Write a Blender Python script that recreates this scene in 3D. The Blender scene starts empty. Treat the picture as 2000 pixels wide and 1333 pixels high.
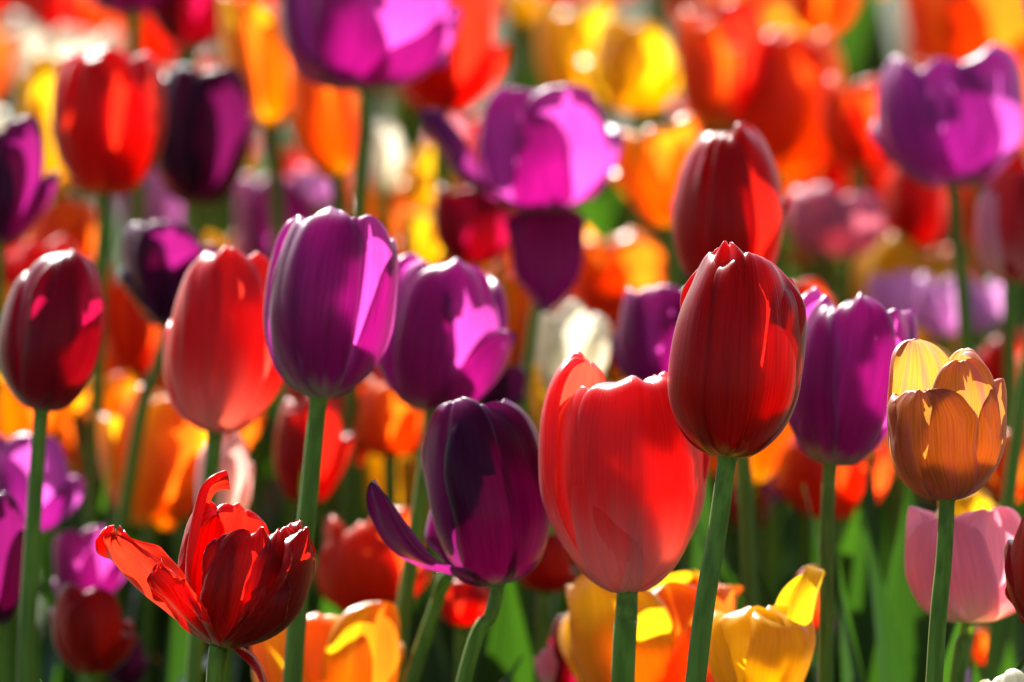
import bpy, math, random
import numpy as np
from mathutils import Vector

# ------------------------------------------------------------------ camera, sky, sun, exposure
S = bpy.context.scene
COL = S.collection
PITCH = math.radians(12)
CAMZ = 1.0
FOCUS = 2.5
FPX = 12500.0                       # focal length in pixels of the 2000 x 1333 photograph
cd = bpy.data.cameras.new('camera')
cd.sensor_width = 36
cd.lens = 36 * FPX / 2000
cd.clip_start = 0.05
cd.clip_end = 500
cd.dof.use_dof = True
cd.dof.focus_distance = FOCUS
cd.dof.aperture_fstop = 6.4
cam = bpy.data.objects.new('camera', cd)
cam.location = (0, 0, CAMZ)
cam.rotation_euler = (math.radians(90) - PITCH, 0, 0)
COL.objects.link(cam)
S.camera = cam

SUN_EL, SUN_AZ = math.radians(41), math.radians(-22)      # azimuth from +Y (away from camera), minus = left
w = bpy.data.worlds.new('World')
S.world = w
w.use_nodes = True
nt = w.node_tree
bg = nt.nodes['Background']
sky = nt.nodes.new('ShaderNodeTexSky')
sky.sky_type = 'NISHITA'
sky.sun_disc = False
sky.sun_elevation = SUN_EL
sky.sun_rotation = SUN_AZ
nt.links.new(sky.outputs[0], bg.inputs[0])
bg.inputs[1].default_value = 0.05
ld = bpy.data.lights.new('sun', 'SUN')
ld.energy = 5.0
ld.angle = math.radians(0.55)
ld.color = (1.0, 0.955, 0.88)
lo = bpy.data.objects.new('sun', ld)
sd = Vector((math.sin(SUN_AZ) * math.cos(SUN_EL), math.cos(SUN_AZ) * math.cos(SUN_EL), math.sin(SUN_EL)))
lo.rotation_euler = sd.to_track_quat('Z', 'Y').to_euler()
lo.location = (-1, 3, 4)
COL.objects.link(lo)
S.view_settings.view_transform = 'Standard'
S.view_settings.look = 'None'
S.view_settings.gamma = 1
S.view_settings.exposure = 1.95
S.render.engine = 'CYCLES'
S.cycles.max_bounces = 10
S.cycles.diffuse_bounces = 7
S.cycles.transmission_bounces = 8
S.cycles.glossy_bounces = 3
S.cycles.use_denoising = True
S.cycles.sample_clamp_indirect = 8

# ------------------------------------------------------------------ pixel -> world at a given depth
FW = np.array([0, math.cos(PITCH), -math.sin(PITCH)])
UP = np.array([0, math.sin(PITCH), math.cos(PITCH)])
RT = np.array([1.0, 0, 0])
CAM = np.array([0, 0, CAMZ])


def P(x, y, d):
    return CAM + d * (FW + RT * (x - 1000) / FPX - UP * (y - 666.5) / FPX)


# ------------------------------------------------------------------ materials
def N(nt, t, **k):
    n = nt.nodes.new(t)
    for a, b in k.items():
        setattr(n, a, b)
    return n


def math_n(nt, op, a, b=None, c=None, clamp=False):
    n = N(nt, 'ShaderNodeMath', operation=op, use_clamp=clamp)
    for i, v in enumerate((a, b, c)):
        if v is None:
            continue
        if isinstance(v, (int, float)):
            n.inputs[i].default_value = v
        else:
            nt.links.new(v, n.inputs[i])
    return n.outputs[0]


def sstep(nt, v, a, b):
    n = N(nt, 'ShaderNodeMapRange', interpolation_type='SMOOTHSTEP')
    nt.links.new(v, n.inputs[0])
    n.inputs[1].default_value = a
    n.inputs[2].default_value = b
    return n.outputs[0]


def mixc(nt, f, a, b, bt='MIX'):
    n = N(nt, 'ShaderNodeMix', data_type='RGBA', blend_type=bt)
    if isinstance(f, (int, float)):
        n.inputs[0].default_value = f
    else:
        nt.links.new(f, n.inputs[0])
    for i, v in ((6, a), (7, b)):
        if isinstance(v, tuple):
            n.inputs[i].default_value = v + (1,)
        else:
            nt.links.new(v, n.inputs[i])
    return n.outputs[2]


def petal_mat(name, refl, trans, base, base_t, bv=(0.0, 0.3), edge=None, edge_t=None, flame=None, flame_t=None,
              tfac=0.51, rough=0.31, spec=0.66, blotch=None, streak=0.38):
    m = bpy.data.materials.new(name)
    m.use_nodes = True
    nt = m.node_tree
    nt.nodes.clear()
    refl = tuple(c * (1.0 if min(refl) > .1 else .55) for c in refl)
    L = nt.links
    out = N(nt, 'ShaderNodeOutputMaterial')
    uv = N(nt, 'ShaderNodeUVMap')
    sep = N(nt, 'ShaderNodeSeparateXYZ')
    L.new(uv.outputs[0], sep.inputs[0])
    u, v = sep.outputs[0], sep.outputs[1]
    oi = N(nt, 'ShaderNodeObjectInfo')
    # streak field: veins running along the petal
    comb = N(nt, 'ShaderNodeCombineXYZ')
    fan = math_n(nt, 'MULTIPLY', math_n(nt, 'SUBTRACT', u, 0.5), 1.0)
    L.new(math_n(nt, 'MULTIPLY', fan, 85), comb.inputs[0])
    L.new(math_n(nt, 'MULTIPLY', v, 2.6), comb.inputs[1])
    L.new(math_n(nt, 'MULTIPLY', oi.outputs['Random'], 50), comb.inputs[2])
    no = N(nt, 'ShaderNodeTexNoise')
    no.inputs['Scale'].default_value = 1.0
    no.inputs['Detail'].default_value = 3
    L.new(comb.outputs[0], no.inputs['Vector'])
    vein = no.outputs[0]
    comb2 = N(nt, 'ShaderNodeCombineXYZ')
    L.new(math_n(nt, 'MULTIPLY', fan, 9), comb2.inputs[0])
    L.new(math_n(nt, 'MULTIPLY', v, 1.6), comb2.inputs[1])
    L.new(math_n(nt, 'MULTIPLY', oi.outputs['Random'], 31), comb2.inputs[2])
    no2 = N(nt, 'ShaderNodeTexNoise')
    no2.inputs['Scale'].default_value = 1.0
    no2.inputs['Detail'].default_value = 2
    L.new(comb2.outputs[0], no2.inputs['Vector'])
    broad = no2.outputs[0]
    au = math_n(nt, 'ABSOLUTE', math_n(nt, 'MULTIPLY', fan, 2.0))
    # base patch reaches higher along the midrib and in streaks
    vv = math_n(nt, 'ADD', v, math_n(nt, 'MULTIPLY', math_n(nt, 'SUBTRACT', vein, 0.5), 0.12))
    vv = math_n(nt, 'ADD', vv, math_n(nt, 'MULTIPLY', math_n(nt, 'SUBTRACT', broad, 0.5), 0.30))
    bm = math_n(nt, 'SUBTRACT', 1.0, sstep(nt, vv, bv[0], bv[1]))
    cr, ct = refl, trans
    if flame:
        fm = math_n(nt, 'SUBTRACT', 1.0, sstep(nt, math_n(nt, 'ADD', au, math_n(nt, 'MULTIPLY', broad, 0.5)), 0.35, 0.95))
        cr = mixc(nt, fm, cr, flame)
        ct = mixc(nt, fm, ct, flame_t)
    if blotch:
        b2 = N(nt, 'ShaderNodeTexNoise')
        b2.inputs['Scale'].default_value = 1.0
        b2.inputs['Detail'].default_value = 4
        L.new(comb2.outputs[0], b2.inputs['Vector'])
        bb = sstep(nt, math_n(nt, 'ADD', math_n(nt, 'MULTIPLY', vein, 0.2), math_n(nt, 'MULTIPLY', b2.outputs[0], 0.8)), 0.44, 0.74)
        cr = mixc(nt, bb, cr, blotch[0])
        ct = mixc(nt, bb, ct, blotch[1])
    if edge:
        em = math_n(nt, 'MULTIPLY', sstep(nt, math_n(nt, 'MAXIMUM', au, math_n(nt, 'SUBTRACT', v, 0.02)), 0.86, 1.0), 0.8)
        cr = mixc(nt, em, cr, edge)
        ct = mixc(nt, em, ct, edge_t or edge)
    cr = mixc(nt, bm, cr, base)
    ct = mixc(nt, bm, ct, base_t)
    # vein darkening, gentle object-to-object variation
    g = math_n(nt, 'ADD', math_n(nt, 'MULTIPLY', vein, 0.6), math_n(nt, 'MULTIPLY', broad, 0.4))
    g = math_n(nt, 'ADD', 1.0 - streak, math_n(nt, 'MULTIPLY', sstep(nt, g, .33, .62), streak))
    g = math_n(nt, 'MULTIPLY', g, math_n(nt, 'ADD', 0.9, math_n(nt, 'MULTIPLY', oi.outputs['Random'], 0.2)))
    gc = N(nt, 'ShaderNodeCombineColor')
    for i in range(3):
        L.new(g, gc.inputs[i])
    cr = mixc(nt, 1.0, cr, gc.outputs[0], 'MULTIPLY')
    ct = mixc(nt, 1.0, ct, gc.outputs[0], 'MULTIPLY')
    bp = N(nt, 'ShaderNodeBump')
    bp.inputs['Strength'].default_value = 0.35
    bp.inputs['Distance'].default_value = 0.0006
    L.new(vein, bp.inputs['Height'])
    df = N(nt, 'ShaderNodeBsdfDiffuse')
    tr = N(nt, 'ShaderNodeBsdfTranslucent')
    gl = N(nt, 'ShaderNodeBsdfGlossy')
    gl.inputs['Roughness'].default_value = rough
    gl.inputs['Color'].default_value = (1, 1, 1, 1)
    for s in (df, tr, gl):
        L.new(bp.outputs[0], s.inputs['Normal'])
    L.new(cr, df.inputs[0])
    L.new(ct, tr.inputs[0])
    mx = N(nt, 'ShaderNodeMixShader')
    mx.inputs[0].default_value = tfac
    L.new(df.outputs[0], mx.inputs[1])
    L.new(tr.outputs[0], mx.inputs[2])
    lw = N(nt, 'ShaderNodeLayerWeight')
    lw.inputs[0].default_value = 0.5
    L.new(bp.outputs[0], lw.inputs['Normal'])
    sheen = math_n(nt, 'ADD', 0.006, math_n(nt, 'MULTIPLY', math_n(nt, 'POWER', lw.outputs['Facing'], 4.0), spec))
    mx2 = N(nt, 'ShaderNodeMixShader')
    L.new(sheen, mx2.inputs[0])
    L.new(mx.outputs[0], mx2.inputs[1])
    L.new(gl.outputs[0], mx2.inputs[2])
    L.new(mx2.outputs[0], out.inputs[0])
    return m


M = {}
M['crimson'] = petal_mat('crimson petal', (.42, .010, .008), (.92, .018, .008), (.50, .36, .05), (.6, .45, .05), (.05, .15))
M['red'] = petal_mat('red petal', (.60, .014, .012), (1.0, .034, .010), (.50, .22, .06), (.7, .3, .05), (.02, .16), tfac=.56)
M['coral'] = petal_mat('coral petal', (.80, .045, .050), (1.0, .060, .032), (.86, .36, .34), (.95, .40, .30), (.06, .55), tfac=.56, streak=.22)
M['wine'] = petal_mat('wine petal', (.20, .006, .028), (.72, .006, .080), (.34, .12, .12), (.4, .09, .08), (.0, .2))
M['purple'] = petal_mat('purple petal', (.20, .018, .13), (.84, .085, .56), (.42, .38, .26), (.42, .3, .2), (.05, .20),
                        edge=(.32, .08, .26), edge_t=(.66, .13, .5))
M['violet'] = petal_mat('dark violet petal', (.09, .008, .07), (.40, .012, .20), (.38, .36, .26), (.35, .26, .18), (.02, .14),
                        edge=(.22, .06, .2), edge_t=(.38, .05, .28))
M['plum'] = petal_mat('plum petal', (.06, .006, .05), (.20, .006, .09), (.3, .28, .2), (.25, .2, .12), (.02, .14))
M['mauve'] = petal_mat('mauve petal', (.34, .07, .28), (.80, .12, .62), (.55, .45, .48), (.55, .36, .42), (.03, .22))
M['lilac'] = petal_mat('pale lilac petal', (.60, .35, .60), (.85, .40, .75), (.75, .7, .7), (.8, .6, .6), (.03, .3))
M['pink'] = petal_mat('pink petal', (.90, .40, .52), (1.0, .34, .42), (.88, .70, .58), (1.0, .72, .55), (.12, .6), tfac=.60, streak=.2)
M['rose'] = petal_mat('dusky rose petal', (.62, .20, .30), (.65, .15, .20), (.6, .45, .3), (.6, .4, .25), (.05, .45))
M['blush'] = petal_mat('blush white petal', (.82, .52, .48), (.95, .50, .42), (.85, .78, .6), (.9, .75, .5), (.1, .6))
M['orange'] = petal_mat('orange petal', (.85, .15, .014), (1.0, .20, .008), (.75, .45, .03), (.9, .6, .02), (.02, .25),
                        edge=(.85, .30, .02), edge_t=(1.0, .46, .02), tfac=.62, streak=.25)
M['scarlet'] = petal_mat('orange red petal', (.80, .06, .012), (1.0, .10, .008), (.75, .40, .03), (.9, .5, .02), (.02, .2),
                         edge=(.8, .14, .02), edge_t=(1.0, .22, .02), tfac=.62, streak=.25)
M['flame'] = petal_mat('orange petal with yellow margin', (.88, .50, .020), (1.0, .54, .010), (.85, .6, .04), (.95, .7, .03), (.02, .25),
                       flame=(.85, .15, .014), flame_t=(1.0, .18, .008), tfac=.62, streak=.2)
M['yellow'] = petal_mat('yellow petal', (.90, .58, .03), (1.0, .62, .010), (.80, .62, .10), (.9, .7, .08), (.0, .2), tfac=.62, streak=.18)
M['cream'] = petal_mat('cream white petal', (.82, .80, .68), (.88, .82, .62), (.7, .75, .4), (.7, .8, .35), (.0, .25))
M['wilted'] = petal_mat('faded orange petal', (.62, .24, .06), (.95, .40, .045), (.42, .14, .07), (.80, .27, .04), (.02, .55),
                        edge=(.40, .14, .13), edge_t=(.65, .24, .12), blotch=((.36, .09, .13), (.66, .18, .09)), rough=.45, spec=.4, tfac=.56)


def green_mat(name, refl, trans, tf, rough=0.35, streak=(18, 3), gls=0.8):
    m = bpy.data.materials.new(name)
    m.use_nodes = True
    nt = m.node_tree
    nt.nodes.clear()
    L = nt.links
    out = N(nt, 'ShaderNodeOutputMaterial')
    uv = N(nt, 'ShaderNodeUVMap')
    mp = N(nt, 'ShaderNodeMapping')
    mp.inputs['Scale'].default_value = (streak[0], streak[1], 1)
    oi = N(nt, 'ShaderNodeObjectInfo')
    cb = N(nt, 'ShaderNodeCombineXYZ')
    L.new(math_n(nt, 'MULTIPLY', oi.outputs['Random'], 40), cb.inputs[2])
    L.new(cb.outputs[0], mp.inputs['Location'])
    L.new(uv.outputs[0], mp.inputs[0])
    no = N(nt, 'ShaderNodeTexNoise')
    no.inputs['Scale'].default_value = 1
    no.inputs['Detail'].default_value = 4
    L.new(mp.outputs[0], no.inputs['Vector'])
    f = sstep(nt, no.outputs[0], .35, .65)
    dk = tuple(c * .62 for c in refl)
    dt = tuple(c * .7 for c in trans)
    cr = mixc(nt, f, dk, refl)
    ct = mixc(nt, f, dt, trans)
    bp = N(nt, 'ShaderNodeBump')
    bp.inputs['Strength'].default_value = 0.3
    bp.inputs['Distance'].default_value = 0.0005
    L.new(no.outputs[0], bp.inputs['Height'])
    df = N(nt, 'ShaderNodeBsdfDiffuse')
    tr = N(nt, 'ShaderNodeBsdfTranslucent')
    gl = N(nt, 'ShaderNodeBsdfGlossy')
    gl.inputs['Roughness'].default_value = rough
    for s in (df, tr, gl):
        L.new(bp.outputs[0], s.inputs['Normal'])
    L.new(cr, df.inputs[0])
    L.new(ct, tr.inputs[0])
    mx = N(nt, 'ShaderNodeMixShader')
    mx.inputs[0].default_value = tf
    L.new(df.outputs[0], mx.inputs[1])
    L.new(tr.outputs[0], mx.inputs[2])
    lw = N(nt, 'ShaderNodeLayerWeight')
    lw.inputs[0].default_value = 0.5
    L.new(bp.outputs[0], lw.inputs['Normal'])
    sheen = math_n(nt, 'ADD', 0.012, math_n(nt, 'MULTIPLY', math_n(nt, 'POWER', lw.outputs['Facing'], 3.0), gls))
    mx2 = N(nt, 'ShaderNodeMixShader')
    L.new(sheen, mx2.inputs[0])
    L.new(mx.outputs[0], mx2.inputs[1])
    L.new(gl.outputs[0], mx2.inputs[2])
    L.new(mx2.outputs[0], out.inputs[0])
    return m


STEM = green_mat('tulip stem', (.15, .26, .030), (.22, .40, .01), .2, .45, (7, 11), gls=.45)
LEAF = green_mat('tulip leaf', (.036, .075, .022), (.045, .135, .006), .45, .36, (26, 3), gls=.8)
ANTHER = green_mat('stamens', (.03, .02, .02), (.05, .03, .02), .1, .6)


def ground_mat():
    m = bpy.data.materials.new('bed soil')
    m.use_nodes = True
    nt = m.node_tree
    b = nt.nodes['Principled BSDF']
    tc = N(nt, 'ShaderNodeTexCoord')
    n1 = N(nt, 'ShaderNodeTexNoise')
    n1.inputs['Scale'].default_value = 14
    n1.inputs['Detail'].default_value = 8
    nt.links.new(tc.outputs['Object'], n1.inputs['Vector'])
    c = mixc(nt, sstep(nt, n1.outputs[0], .4, .62), (.030, .020, .012), (.045, .070, .020))
    n2 = N(nt, 'ShaderNodeTexNoise')
    n2.inputs['Scale'].default_value = 60
    n2.inputs['Detail'].default_value = 6
    nt.links.new(tc.outputs['Object'], n2.inputs['Vector'])
    bp = N(nt, 'ShaderNodeBump')
    bp.inputs['Strength'].default_value = 0.8
    bp.inputs['Distance'].default_value = 0.02
    nt.links.new(n2.outputs[0], bp.inputs['Height'])
    nt.links.new(bp.outputs[0], b.inputs['Normal'])
    nt.links.new(c, b.inputs['Base Color'])
    b.inputs['Roughness'].default_value = .95
    return m


# ------------------------------------------------------------------ mesh helpers
def grid_mesh(name, V, U, Vv, mat):
    """V: (nv, nu, 3) points; U, Vv: uv values."""
    nv, nu = V.shape[:2]
    me = bpy.data.meshes.new(name)
    idx = np.arange(nv * nu).reshape(nv, nu)
    q = np.stack([idx[:-1, :-1], idx[:-1, 1:], idx[1:, 1:], idx[1:, :-1]], -1).reshape(-1, 4)
    me.from_pydata(V.reshape(-1, 3).tolist(), [], q.tolist())
    uvl = me.uv_layers.new(name='UVMap')
    uvs = np.stack([U.reshape(-1), Vv.reshape(-1)], -1)[q.reshape(-1)]
    uvl.data.foreach_set('uv', uvs.astype(np.float32).reshape(-1))
    me.polygons.foreach_set('use_smooth', [True] * len(me.polygons))
    me.materials.append(mat)
    me.update()
    return me


def child(name, me, root):
    o = bpy.data.objects.new(name, me)
    COL.objects.link(o)
    o.parent = root
    return o


def tube(name, pts, rad, mat, n=12, twist=0.0):
    pts = np.array(pts, float)
    nv = len(pts)
    t = np.gradient(pts, axis=0)
    t /= np.linalg.norm(t, axis=1)[:, None]
    ref = np.array([0.3, 1.0, 0.05])
    a = np.cross(t, ref)
    a /= np.linalg.norm(a, axis=1)[:, None]
    b = np.cross(t, a)
    th = np.linspace(0, 2 * np.pi, n + 1)
    rad = np.asarray(rad, float)
    wob = 1 + .05 * np.cos(3 * th)
    V = pts[:, None] + rad[:, None, None] * wob[None, :, None] * (np.cos(th)[None, :, None] * a[:, None] + np.sin(th)[None, :, None] * b[:, None])
    U = np.broadcast_to(th / (2 * np.pi), (nv, n + 1))
    Vv = np.broadcast_to(np.linspace(0, 1, nv)[:, None], (nv, n + 1))
    return grid_mesh(name, V, U, Vv, mat)


class Wob:
    """cheap smooth 2-D noise, a handful of random sine waves"""
    def __init__(s, rng, f=3.0, n=7):
        s.k = [(rng.uniform(-f, f), rng.uniform(-f, f), rng.uniform(0, 6.28), rng.uniform(.4, 1)) for _ in range(n)]
        s.n = sum(k[3] for k in s.k) * .6

    def __call__(s, u, v):
        r = 0
        for a, b, c, w in s.k:
            r = r + w * np.sin(a * u + b * v + c)
        return r / s.n


def sm(x, a, b):
    t = np.clip((x - a) / (b - a), 0, 1)
    return t * t * (3 - 2 * t)


def profile(R, H, mouth, zm, bp, tp):
    z = np.concatenate([np.linspace(0, .08, 40) ** 1.0, np.linspace(.085, 1.0, 120)])
    s = np.clip((zm - z) / zm, 0, 1)
    r = np.maximum((1 - s ** bp[0]), 0) ** (1 / bp[1])
    q = np.clip((z - zm) / (1 - zm), 0, 1)
    dome = 1 - (1 - mouth) * (1 - (1 - np.minimum(q, .996) ** tp) ** (1 / 1.5))
    flare = 1 - (1 - mouth) * q ** tp
    kf = np.clip((mouth - .45) / .5, 0, 1)                       # closed buds are domed, open cups are not
    r = np.where(z > zm, dome * (1 - kf) + flare * kf, r)
    r = np.maximum(r, .055)
    # extend past the top along the last slope, for petals longer than the cup
    dz, dr = z[-1] - z[-6], r[-1] - r[-6]
    e = np.arange(1, 40)
    z = np.concatenate([z, z[-1] + dz * e / 5])
    r = np.concatenate([r, np.maximum(r[-1] + dr * e / 5, .03)])
    z, r = z * H, r * R
    ds = np.hypot(np.diff(z), np.diff(r))
    a = np.concatenate([[0], np.cumsum(ds)])
    iH = 159
    return a / a[iH], r, z, a[iH]


def petal(rng, R, H, prof, phi, inner=False, wid=1.18, length=1.0, open=0.0, bend=None, tipq=2.0, pinch=.0,
          lip=0.0, ruffle=1.0, curl=0.10, rr=1.0, side=0.0, nu=21, nv=30, vc=.52, rho_mix=.35, twist=0.0, fray=0.0, flat=1.0, roll=1.0,
          crease=0.0, spiral=.05, skew=0.0, folds=1.0, flip=0.0):
    A, PR, PZ, Ltot = prof
    tu = np.linspace(-1, 1, nu)
    u = np.sin(tu * np.pi / 2) * .55 + tu * .45
    tv = np.linspace(0, 1, nv)
    v = 1 - (1 - tv) ** 1.55
    v = v * .999
    # centre line
    vl = v * min(length, 1.0)
    r = np.interp(vl, A, PR) * rr
    z = np.interp(vl, A, PZ) * max(length, 1.0)
    if inner:
        r = r * .93
    if open or bend:
        al = -open * sm(v, 0.0, .75)
        if bend:
            for (v0, ang, wd) in (bend if isinstance(bend, list) else [bend]):
                al = al - ang * sm(v, v0 - wd, v0 + wd)
        dr, dz = np.diff(r), np.diff(z)
        am = (al[1:] + al[:-1]) / 2
        c, s_ = np.cos(am), np.sin(am)
        ddr = c * dr - s_ * dz
        ddz = s_ * dr + c * dz
        r2 = np.concatenate([[r[0]], r[0] + np.cumsum(ddr)])
        z2 = np.concatenate([[z[0]], z[0] + np.cumsum(ddz)])
    else:
        r2, z2 = r, z
    # outline
    up = np.clip((v - vc) / (1 - vc), 0, 1)
    lo_ = np.clip((vc - v) / vc, 0, 1)
    g = np.where(v > vc, np.maximum(1 - up ** 2.2, 0) ** (1 / tipq), 1 - .80 * lo_ ** 2.0)
    Wd = wid * R * g
    rho = r * (1 - rho_mix) + R * rho_mix
    rho = rho * flat
    w1, w2, w3 = Wob(rng, 5), Wob(rng, 11), Wob(rng, 30)
    U, Vv = np.meshgrid(u, v)
    edge_w = 1 + ruffle * .035 * w2(np.sign(U) * 2, Vv * 1.5) * np.abs(U)
    if fray:
        edge_w = edge_w + fray * w3(np.sign(U) * 3, Vv * 2.0) * np.abs(U) * sm(Vv, .35, .6)
    edge_w = edge_w + skew * U * sm(Vv, .3, .9)
    th = U * edge_w * (Wd / rho)[:, None]
    th = 1.55 * np.tanh(th / 1.55)
    RR = (r2 - rho)[:, None] + rho[:, None] * np.cos(th)
    TT = rho[:, None] * np.sin(th)
    ZZ = np.broadcast_to(z2[:, None], RR.shape).copy()
    # relief along the petal's own (approximate) normal
    amp = ruffle * R * (.030 * w1(U * 1.0, Vv * 1.1) + .020 * w2(U, Vv) * (np.abs(U) ** 1.5 + sm(Vv, .6, 1)))
    amp = amp * sm(Vv, .05, .35)
    amp = amp - curl * R * np.abs(U) ** 5 * sm(Vv, .15, .6)                    # edges tuck in
    amp = amp + crease * R * (np.exp(-(U / .10) ** 2) - .5 * np.exp(-(U / .3) ** 2)) * sm(Vv, .15, .5)
    amp = amp + pinch * R * np.exp(-(U / .25) ** 2) * sm(Vv, .8, 1)
    amp = amp + lip * R * sm(Vv, .80, 1.0)
    e = np.maximum(np.abs(U), (Vv - .9) / .1 * .98)
    amp = amp + spiral * R * U * sm(Vv, .1, .5)
    for _ in range(3):
        u0, fa, v0 = rng.uniform(-.8, .8), rng.uniform(-.05, .035), rng.uniform(.2, .65)
        amp = amp + folds * fa * R * np.exp(-((U - u0 - .25 * u0 * (Vv - .5)) / rng.uniform(.07, .16)) ** 2) * sm(Vv, v0, v0 + .3)
    if flip:
        sg = math.copysign(1, flip)
        amp = amp + abs(flip) * R * sm(U * sg, .55, 1.0) * np.exp(-((Vv - rng.uniform(.62, .8)) / .13) ** 2)
    rol = np.clip((e - .84) / .16, 0, 1)
    amp = amp - roll * R * (.018 + .075 * sm(Vv, .35, .75) * (1 + .5 * w1(U * 2, Vv * 2 + 1))) * rol ** 2.2                                       # rolled rim
    if fray:
        amp = amp + fray * R * .9 * w3(U * 1.3, Vv * 1.3) * sm(e, .6, 1.0) * sm(Vv, .3, .5)
        ZZ = ZZ + fray * H * .35 * w2(U * 2.2, Vv) * sm(Vv, .75, 1)
    # normal in the (r, z) plane
    tr_, tz_ = np.gradient(r2), np.gradient(z2)
    ln = np.hypot(tr_, tz_) + 1e-9
    nr, nz = (tz_ / ln)[:, None], (-tr_ / ln)[:, None]
    RR = RR + amp * nr * np.cos(th)
    TT = TT + amp * np.sin(th) * .8
    ZZ = ZZ + amp * nz
    if side:
        TT = TT + side * H * (Vv ** 2)
    if twist:
        an = twist * Vv ** 2
        dR = RR - r2[:, None]
        RR, TT = r2[:, None] + dR * np.cos(an) - TT * np.sin(an), TT * np.cos(an) + dR * np.sin(an)
    er = np.array([math.sin(phi), -math.cos(phi), 0])
    et = np.array([math.cos(phi), math.sin(phi), 0])
    Q = RR[..., None] * er + TT[..., None] * et + ZZ[..., None] * np.array([0, 0, 1.0])
    return Q, (U + 1) / 2, Vv


def frame(lean, away):
    """flower axis: camera-up turned by lean (deg, + = to the right) and tipped away from the camera (deg)"""
    a, t = math.radians(lean), math.radians(away)
    ax = UP * math.cos(a) + RT * math.sin(a)
    xr = RT * math.cos(a) - UP * math.sin(a)
    ax2 = ax * math.cos(t) + FW * math.sin(t)
    yr = FW * math.cos(t) - ax * math.sin(t)
    return np.stack([xr, yr, ax2], 1)      # columns


def leaf_mesh(rng, L, W, phi, arch, fold=.35, rise=1.0, twist=.4):
    nu, nv = 9, 24
    u = np.linspace(-1, 1, nu)
    t = np.linspace(0, 1, nv)
    out = np.array([math.sin(phi), -math.cos(phi), 0])
    sd_ = np.array([math.cos(phi), math.sin(phi), 0])
    ang = math.radians(86) - arch * t ** 1.5                 # elevation angle of the blade along its length
    dx = np.cos(ang) / nv * L
    dz = np.sin(ang) / nv * L
    x = np.cumsum(dx)
    z = np.cumsum(dz) * rise
    wd = W * (np.sin(np.pi * np.clip(t, 0, 1) ** .75) ** .8 * .94 + .06) * (1 - t ** 8)
    wb = Wob(rng, 6)
    U, T = np.meshgrid(u, t)
    tw = twist * (T - .3)
    s_ = U * wd[:, None]
    nrm = np.stack([-np.sin(ang), np.cos(ang)], 1)           # (out, z)
    h = fold * wd[:, None] * (np.abs(U) ** 1.5) * (1 - .5 * T) + .06 * W * wb(U * 1.2, T * 2.5) * np.abs(U)
    lat = s_ * np.cos(tw) * .95
    hh = h + s_ * np.sin(tw)
    X = x[:, None] + hh * nrm[:, 0][:, None] * -1 * -1
    Z = z[:, None] + hh * nrm[:, 1][:, None]
    Q = X[..., None] * out + lat[..., None] * sd_ + Z[..., None] * np.array([0, 0, 1.0])
    Q[..., 2] = np.maximum(Q[..., 2], -.01)
    return grid_mesh('leaf', Q, (U + 1) / 2, T, LEAF)


GROUP = 'tulips growing in the flower bed'


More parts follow.
